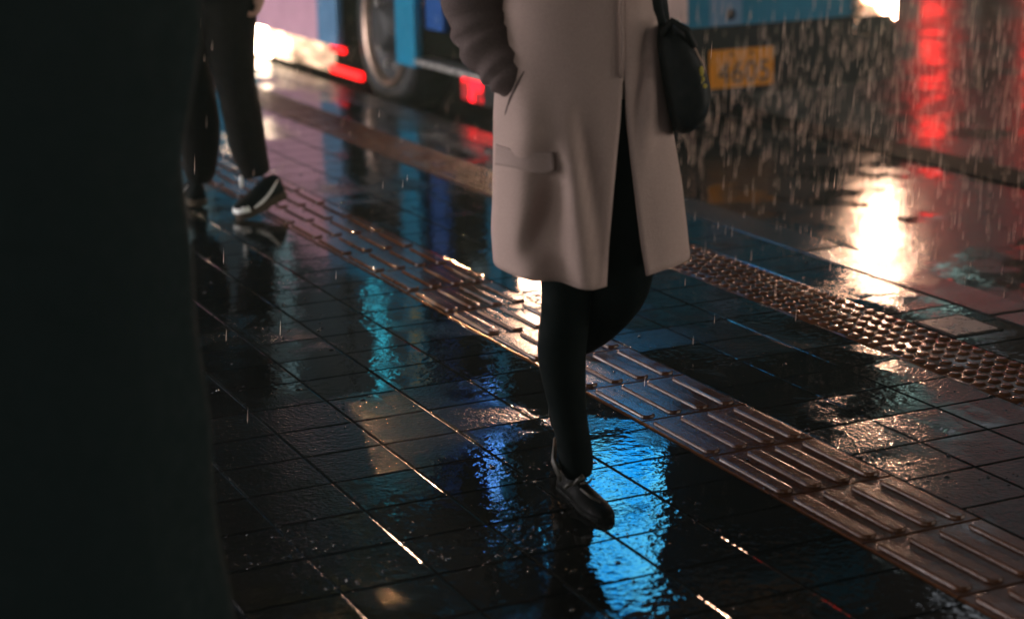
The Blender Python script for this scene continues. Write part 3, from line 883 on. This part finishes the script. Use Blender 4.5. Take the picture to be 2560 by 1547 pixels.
sleeve([(0.175, 0.02, 1.325), (0.215, 0.05, 1.22), (0.23, 0.065, 1.145), (0.222, -0.01, 1.17), (0.207, -0.075, 1.205)], [0.064, 0.06, 0.055, 0.05, 0.044], 1.0, 2).build('sleeve', m_sleeve, co, smooth=True)

# ---- handbag hanging at her side
m_bag = simple('dark_leather', (0.006, 0.009, 0.0095), 0.6, spec=0.25, bumps=0.3, bscale=90)
m_yel = simple('yellow_print', (0.45, 0.36, 0.04), 0.5)
bagp = frame((-0.42, -0.36), 0.0)
bag = empty('handbag', bagp, -YAW)
tag(bag, 'black curved handbag with small yellow print hanging against the grey coat', 'handbag')
outl = [(0.215, 1.03), (0.245, 1.012), (0.272, 0.975), (0.292, 0.925), (0.300, 0.885), (0.296, 0.845), (0.272, 0.812), (0.236, 0.797), (0.218, 0.815), (0.208, 0.87), (0.195, 0.93), (0.185, 0.99), (0.192, 1.025)]
c0 = Vector((0.243, 0.905))
mb = MB(); rs = []
for yy, sc in ((-0.115, 0.55), (-0.105, 0.86), (-0.08, 1.0), (0.0, 1.04), (0.08, 1.0), (0.105, 0.86), (0.115, 0.55)):
    rs.append([(c0.x + (a - c0.x) * sc, yy, c0.y + (b_ - c0.y) * sc) for a, b_ in outl])
mb.rings(rs)
bo = mb.build('pouch', m_bag, bag, smooth=True, sub=1)
MB().tube([(0.20, -0.02, 1.0), (0.185, -0.05, 1.06), (0.178, -0.06, 1.14), (0.20, -0.02, 1.30), (0.19, 0.03, 1.36), (0.18, 0.08, 1.30), (0.20, 0.06, 1.1), (0.21, 0.03, 1.0)], [(0.016, 0.005)] * 8, 10).build('strap', m_bag, bag, smooth=True)
MB().tube([(0.195, -0.09, 1.01), (0.215, -0.10, 1.04), (0.245, -0.095, 1.02), (0.26, -0.09, 0.985)], [0.008] * 4, 8).build('handle', m_bag, bag, smooth=True)
pr = MB()
def blob(a, z, ra, rz_, y=-0.109): pr.ball((a, y, z), (ra, 0.004, rz_), 8, 5)
for (a, z, ra, rz_) in ((0.252, 0.935, 0.006, 0.012), (0.244, 0.93, 0.005, 0.006), (0.257, 0.925, 0.004, 0.008), (0.262, 0.918, 0.004, 0.004), (0.274, 0.938, 0.005, 0.011), (0.277, 0.922, 0.004, 0.006), (0.28, 0.908, 0.006, 0.005), (0.274, 0.915, 0.003, 0.006)):
    blob(a, z, ra, rz_, -0.107)
pr.build('print', m_yel, bo, smooth=True)
MB().ball((0.225, -0.08, 1.035), (0.01, 0.006, 0.006)).build('buckle', m_alu, bag, smooth=True)

# ---- walking person with white striped sneakers
m_trou = simple('dark_brown_cloth', (0.007, 0.006, 0.005), 0.95, spec=0.1, bumps=0.3, bscale=300)
m_jack = simple('dark_jacket', (0.018, 0.016, 0.014), 0.8, spec=0.2)
m_snk = simple('black_canvas', (0.005, 0.0065, 0.006), 0.85, spec=0.1)
m_whi = simple('white_rubber', (0.82, 0.86, 0.82), 0.5)
m_gum = simple('gum_sole', (0.05, 0.038, 0.024), 0.8, spec=0.2)
wk = empty('person', (-0.14, 3.0, 0), -YAW)
tag(wk, 'person in dark trousers and black white striped sneakers walking away with heel raised', 'person')
arms = {'base': (-0.07, 0.0), 'l': ((-0.25, 0.0, 1.40), (-0.29, 0.0, 1.12), (-0.27, 0.05, 0.86)), 'r': ((0.11, 0.0, 1.40), (0.16, 0.02, 1.12), (0.13, -0.03, 0.89))}
J, B = body_joints(0.40, 0.95, 1.45, (-0.07, 0.0, 1.66), (-0.6, 0.8, 0), 1.0, arms)
hand_chain(J, B, 'wrr', 'hr', (0.0, -0.1, -1), (0.3, -0.9, 0), (-0.9, -0.2, 0.0))
hand_chain(J, B, 'wrl', 'hl', (0.0, 0.1, -1), (0.3, -0.9, 0), (0.9, 0.2, 0.0))
skin_body('body', J, B, m_skin, wk, 2)
head_parts(wk, (-0.07, 0.0, 1.66), 1.0, (-0.6, 0.8, 0), 0.05)
tr = MB()
def leg(tab):
    tr.tube([t[0] for t in tab], [t[1] for t in tab], 18)
leg([((0.0, 0, 0.98), (0.12, 0.12)), ((0.012, 0, 0.82), (0.118, 0.11)), ((0.008, 0, 0.71), (0.1, 0.10)), ((0.012, 0.0, 0.57), (0.09, 0.09)), ((0.02, 0.0, 0.53), (0.075, 0.085)), ((0.03, 0.01, 0.45), (0.078, 0.08)), ((0.04, 0.02, 0.38), (0.077, 0.08)), ((0.05, 0.04, 0.25), (0.072, 0.075)), ((0.072, 0.05, 0.17), (0.058, 0.065)), ((0.078, 0.05, 0.145), (0.056, 0.062))])
leg([((-0.14, 0, 0.98), (0.12, 0.12)), ((-0.19, 0, 0.82), (0.115, 0.11)), ((-0.205, 0, 0.70), (0.108, 0.10)), ((-0.17, 0.05, 0.53), (0.100, 0.085)), ((-0.148, 0.12, 0.33), (0.095, 0.08)), ((-0.16, 0.18, 0.20), (0.07, 0.07)), ((-0.175, 0.2, 0.09), (0.06, 0.065))])
tr.build('trousers', m_trou, wk, smooth=True, sub=1)
jk = MB()
rs = []
for z, rx, ry, cx in ((0.84, 0.24, 0.15, -0.07), (0.95, 0.225, 0.145, -0.07), (1.15, 0.205, 0.135, -0.07), (1.35, 0.225, 0.135, -0.07), (1.43, 0.19, 0.11, -0.07), (1.50, 0.08, 0.08, -0.07)):
    rs.append([(cx + rx * math.cos(2 * PI * k / 24), ry * math.sin(2 * PI * k / 24), z) for k in range(24)])
jk.rings(rs, cap=False)
jo = jk.build('jacket', m_jack, wk, smooth=True, solid=0.008)
sleeve([(-0.23, 0, 1.42), (-0.28, 0, 1.25), (-0.29, 0.0, 1.12), (-0.28, 0.03, 0.98), (-0.272, 0.05, 0.88)], [0.07, 0.065, 0.06, 0.054, 0.05]).build('sleeve', m_jack, jo, smooth=True)
sleeve([(0.09, 0, 1.42), (0.145, 0.0, 1.25), (0.16, 0.02, 1.12), (0.148, 0.0, 1.0), (0.132, -0.03, 0.90)], [0.07, 0.065, 0.06, 0.054, 0.05], 1, 3).build('sleeve', m_jack, jo, smooth=True)

def sneaker(heel, toe, lean, m_whi=m_whi):
    heel, toe = Vector(heel), Vector(toe)
    o, (h, ax, sd, uv, L) = shoe(wk, heel, toe, 0.046, m_snk, m_gum, None, 0.028, 0.075)
    # heel patch of the outsole, toe cap, side stripe, sock tab
    MB().tube([h + uv * 0.012 - ax * 0.002, h + uv * 0.012 - ax * 0.007], [(0.032, 0.016), (0.028, 0.013)], 14).build('heel_pad', m_gum, o, smooth=True)
    q = MB()
    for s_ in (-1, 1):
        q.tube([h + ax * L * t + sd * s_ * w_ + uv * z_ for t, w_, z_ in ((0.12, 0.034, 0.085), (0.3, 0.0395, 0.062), (0.45, 0.043, 0.046), (0.6, 0.045, 0.036), (0.75, 0.046, 0.030))],
               [(0.002, 0.003), (0.004, 0.007), (0.004, 0.009), (0.004, 0.010), (0.003, 0.006)], 8)
    q.build('stripe', m_whi, o, smooth=True)
    q = MB()
    rs = []
    for t, w_, h_ in ((0.84, 0.93, 0.42), (0.93, 0.74, 0.36), (1.0, 0.42, 0.22), (1.012, 0.1, 0.05)):
        rs.append([h + ax * L * t + sd * 0.048 * w_ * math.cos(PI * k / 12) + uv * (0.024 + 0.077 * h_ * max(0, math.sin(PI * k / 12)) ** 0.8) for k in range(13)])
    q.rings(rs, closed=False, cap=False)
    q.build('toe_cap', m_whi, o, smooth=True, solid=0.004)
    return o
s1 = sneaker((0.165, 0.10, 0.055), (0.01, -0.06, 0.0), 0)
s1['label'] = 'sneaker with the heel lifted'
MB().ball((0.022, 0.0, 0.135), (0.008, 0.012, 0.026)).build('heel_tab', m_whi, s1, smooth=True)
s2 = sneaker((-0.17, 0.17, 0.01), (-0.29, 0.34, 0.0), 0, simple('shaded_white_rubber', (0.25, 0.26, 0.25), 0.6))  # white rubber darkened in colour, as this shoe stands in shade

# ---- dark figure close to the camera
m_dark = simple('black_overcoat', (0.009, 0.0165, 0.0165), 0.95, spec=0.1, var=0.08, vscale=20, bumps=0.2, bscale=300)
dk = empty('person', frame((-1.0595, -1.442), -0.80), -YAW)
tag(dk, 'person in a long black overcoat standing out of focus at the left edge', 'person')
arms = {'base': (0, 0), 'l': ((-0.19, 0, 1.42), (-0.25, 0.02, 1.14), (-0.26, 0.08, 0.88)), 'r': ((0.19, 0, 1.42), (0.25, 0.02, 1.14), (0.24, 0.1, 0.88))}
J, B = body_joints(0.42, 0.95, 1.47, (0, 0.0, 1.68), (0, 1, 0), 1.02, arms)
hand_chain(J, B, 'wrr', 'hr', (0, 0.1, -1), (0.2, 0.9, 0), (-0.9, 0.1, 0.0))
hand_chain(J, B, 'wrl', 'hl', (0, 0.1, -1), (0.2, 0.9, 0), (0.9, 0.1, 0.0))
skin_body('body', J, B, m_skin, dk, 2)
head_parts(dk, (0, 0.0, 1.68), 1.02, (0, 1, 0), 0.05)
tr = MB()
for q in (-1, 1):
    tr.tube([(q * 0.09, 0, 0.95), (q * 0.1, 0, 0.5), (q * 0.1, 0, 0.10)], [0.1, 0.075, 0.06], 16)
    shoe(dk, (q * 0.1, -0.08, 0.0), (q * 0.12, 0.2, 0.0), 0.05, m_flats, m_trim, None, 0.02, 0.07)
tr.build('trousers', m_jack, dk, smooth=True)
rs = []
dtab = [(0.10, 0.37, 0.22), (0.27, 0.352, 0.215), (0.40, 0.346, 0.21), (0.58, 0.336, 0.20), (0.74, 0.328, 0.19), (0.86, 0.330, 0.185), (0.97, 0.335, 0.18), (1.1, 0.358, 0.18), (1.2, 0.372, 0.17), (1.38, 0.27, 0.15), (1.46, 0.2, 0.12), (1.54, 0.08, 0.09)]
for i in range(40):
    z = 0.10 + 1.44 * i / 39
    rx, ry = interp(dtab, z)
    ring = []
    for k in range(48):
        a = 2 * PI * k / 48
        w_ = 1 + 0.03 * max(0, (1.15 - z)) * math.sin(a * 7 + 0.4) + 0.012 * math.sin(z * 11 + a * 2) + 0.008 * math.sin(z * 23 + 1)
        ring.append((rx * w_ * math.cos(a), ry * w_ * math.sin(a), z))
    rs.append(ring)
cmb = MB(); cmb.rings(rs, cap=False)
oc = cmb.build('overcoat', m_dark, dk, smooth=True, solid=0.01)
for q, sd_ in ((-1, 0), (1, 2)):
    sleeve([(q * 0.17, 0, 1.44), (q * 0.23, 0.0, 1.3), (q * 0.245, 0.02, 1.14), (q * 0.25, 0.05, 1.0), (q * 0.245, 0.09, 0.9)], [0.08, 0.075, 0.068, 0.06, 0.056], 1, sd_).build('sleeve', m_dark, oc, smooth=True)

# ------------------------------------------------------------------ rain
m_rain, t, b = new_mat('rain_water')
t.nodes.remove(b)
tl = N(t, 'ShaderNodeBsdfTranslucent'); tl.inputs[0].default_value = (1.0, 0.86, 0.76, 1)
df = N(t, 'ShaderNodeBsdfDiffuse'); df.inputs[0].default_value = (0.9, 0.75, 0.65, 1)
m1 = N(t, 'ShaderNodeMixShader'); m1.inputs[0].default_value = 0.2
t.links.new(tl.outputs[0], m1.inputs[1]); t.links.new(df.outputs[0], m1.inputs[2])
t.links.new(m1.outputs[0], t.nodes['Material Output'].inputs[0])
rv, rf = [], []
def drop(x, y, z, ln, r):
    n = len(rv)
    dx, dy = ln * 0.09, ln * 0.02
    for (k, rr, tt) in ((0, 0, 1), (1, r * 0.6, 0.55), (2, r, 0.2), (3, 0, 0)):
        if rr == 0:
            rv.append((x + dx * tt, y + dy * tt, z + ln * tt))
        else:
            for j in range(4):
                a = PI / 2 * j
                rv.append((x + dx * tt + rr * math.cos(a), y + dy * tt + rr * math.sin(a), z + ln * tt))
    for j in range(4):
        j2 = (j + 1) % 4
        rf.append((n, n + 1 + j2, n + 1 + j))
        rf.append((n + 1 + j, n + 1 + j2, n + 5 + j2, n + 5 + j))
        rf.append((n + 9, n + 5 + j, n + 5 + j2))
RR = random.Random(11)
for _ in range(1500):     # in front of the bus, in its headlights
    y = RR.uniform(1.2, 3.85); x = RR.uniform(1.6, 5.2) + (4.4 - y) * 0.1
    drop(x, y, RR.uniform(ROAD, 0.7), RR.uniform(0.05, 0.12), RR.uniform(0.0007, 0.0016))
for _ in range(260):      # heavier drops running off the front
    drop(RR.uniform(2.1, 4.0), RR.uniform(3.4, 4.0), RR.uniform(ROAD, 0.36), RR.uniform(0.07, 0.13), RR.uniform(0.0010, 0.0018))
for _ in range(500):
    drop(RR.uniform(0.9, 3.2), RR.uniform(0.2, 1.9), RR.uniform(-0.1, 0.7), RR.uniform(0.02, 0.06), RR.uniform(0.0004, 0.0008))
for _ in range(900):
    drop(RR.uniform(1.0, 7.0), RR.uniform(0.5, 8), RR.uniform(-0.1, 1.3), RR.uniform(0.03, 0.08), RR.uniform(0.0006, 0.0011))
for _ in range(400):
    drop(RR.uniform(-2.0, 2.0), RR.uniform(0.0, 9), RR.uniform(0.0, 1.2), RR.uniform(0.02, 0.05), RR.uniform(0.0005, 0.0009))
rn = mesh_from(rv, rf, 'rain', m_rain, smooth=True)
tag(rn, 'falling rain caught in the headlights', 'rain', kind='stuff')

# ------------------------------------------------------------------ rain haze
hz = MB().box((-40, -40, -1.2), (45, 95, 16.5)).build('haze', None)
hm, t, b = new_mat('rain_haze')
t.nodes.remove(b)
pv = N(t, 'ShaderNodeVolumePrincipled')
pv.inputs['Color'].default_value = (0.5, 0.85, 0.9, 1)
pv.inputs['Density'].default_value = 0.0028
pv.inputs['Anisotropy'].default_value = 0.75
t.links.new(pv.outputs[0], t.nodes['Material Output'].inputs['Volume'])
hz.data.materials.append(hm)
tag(hz, 'thin rain haze over the wet street', 'haze', kind='stuff')
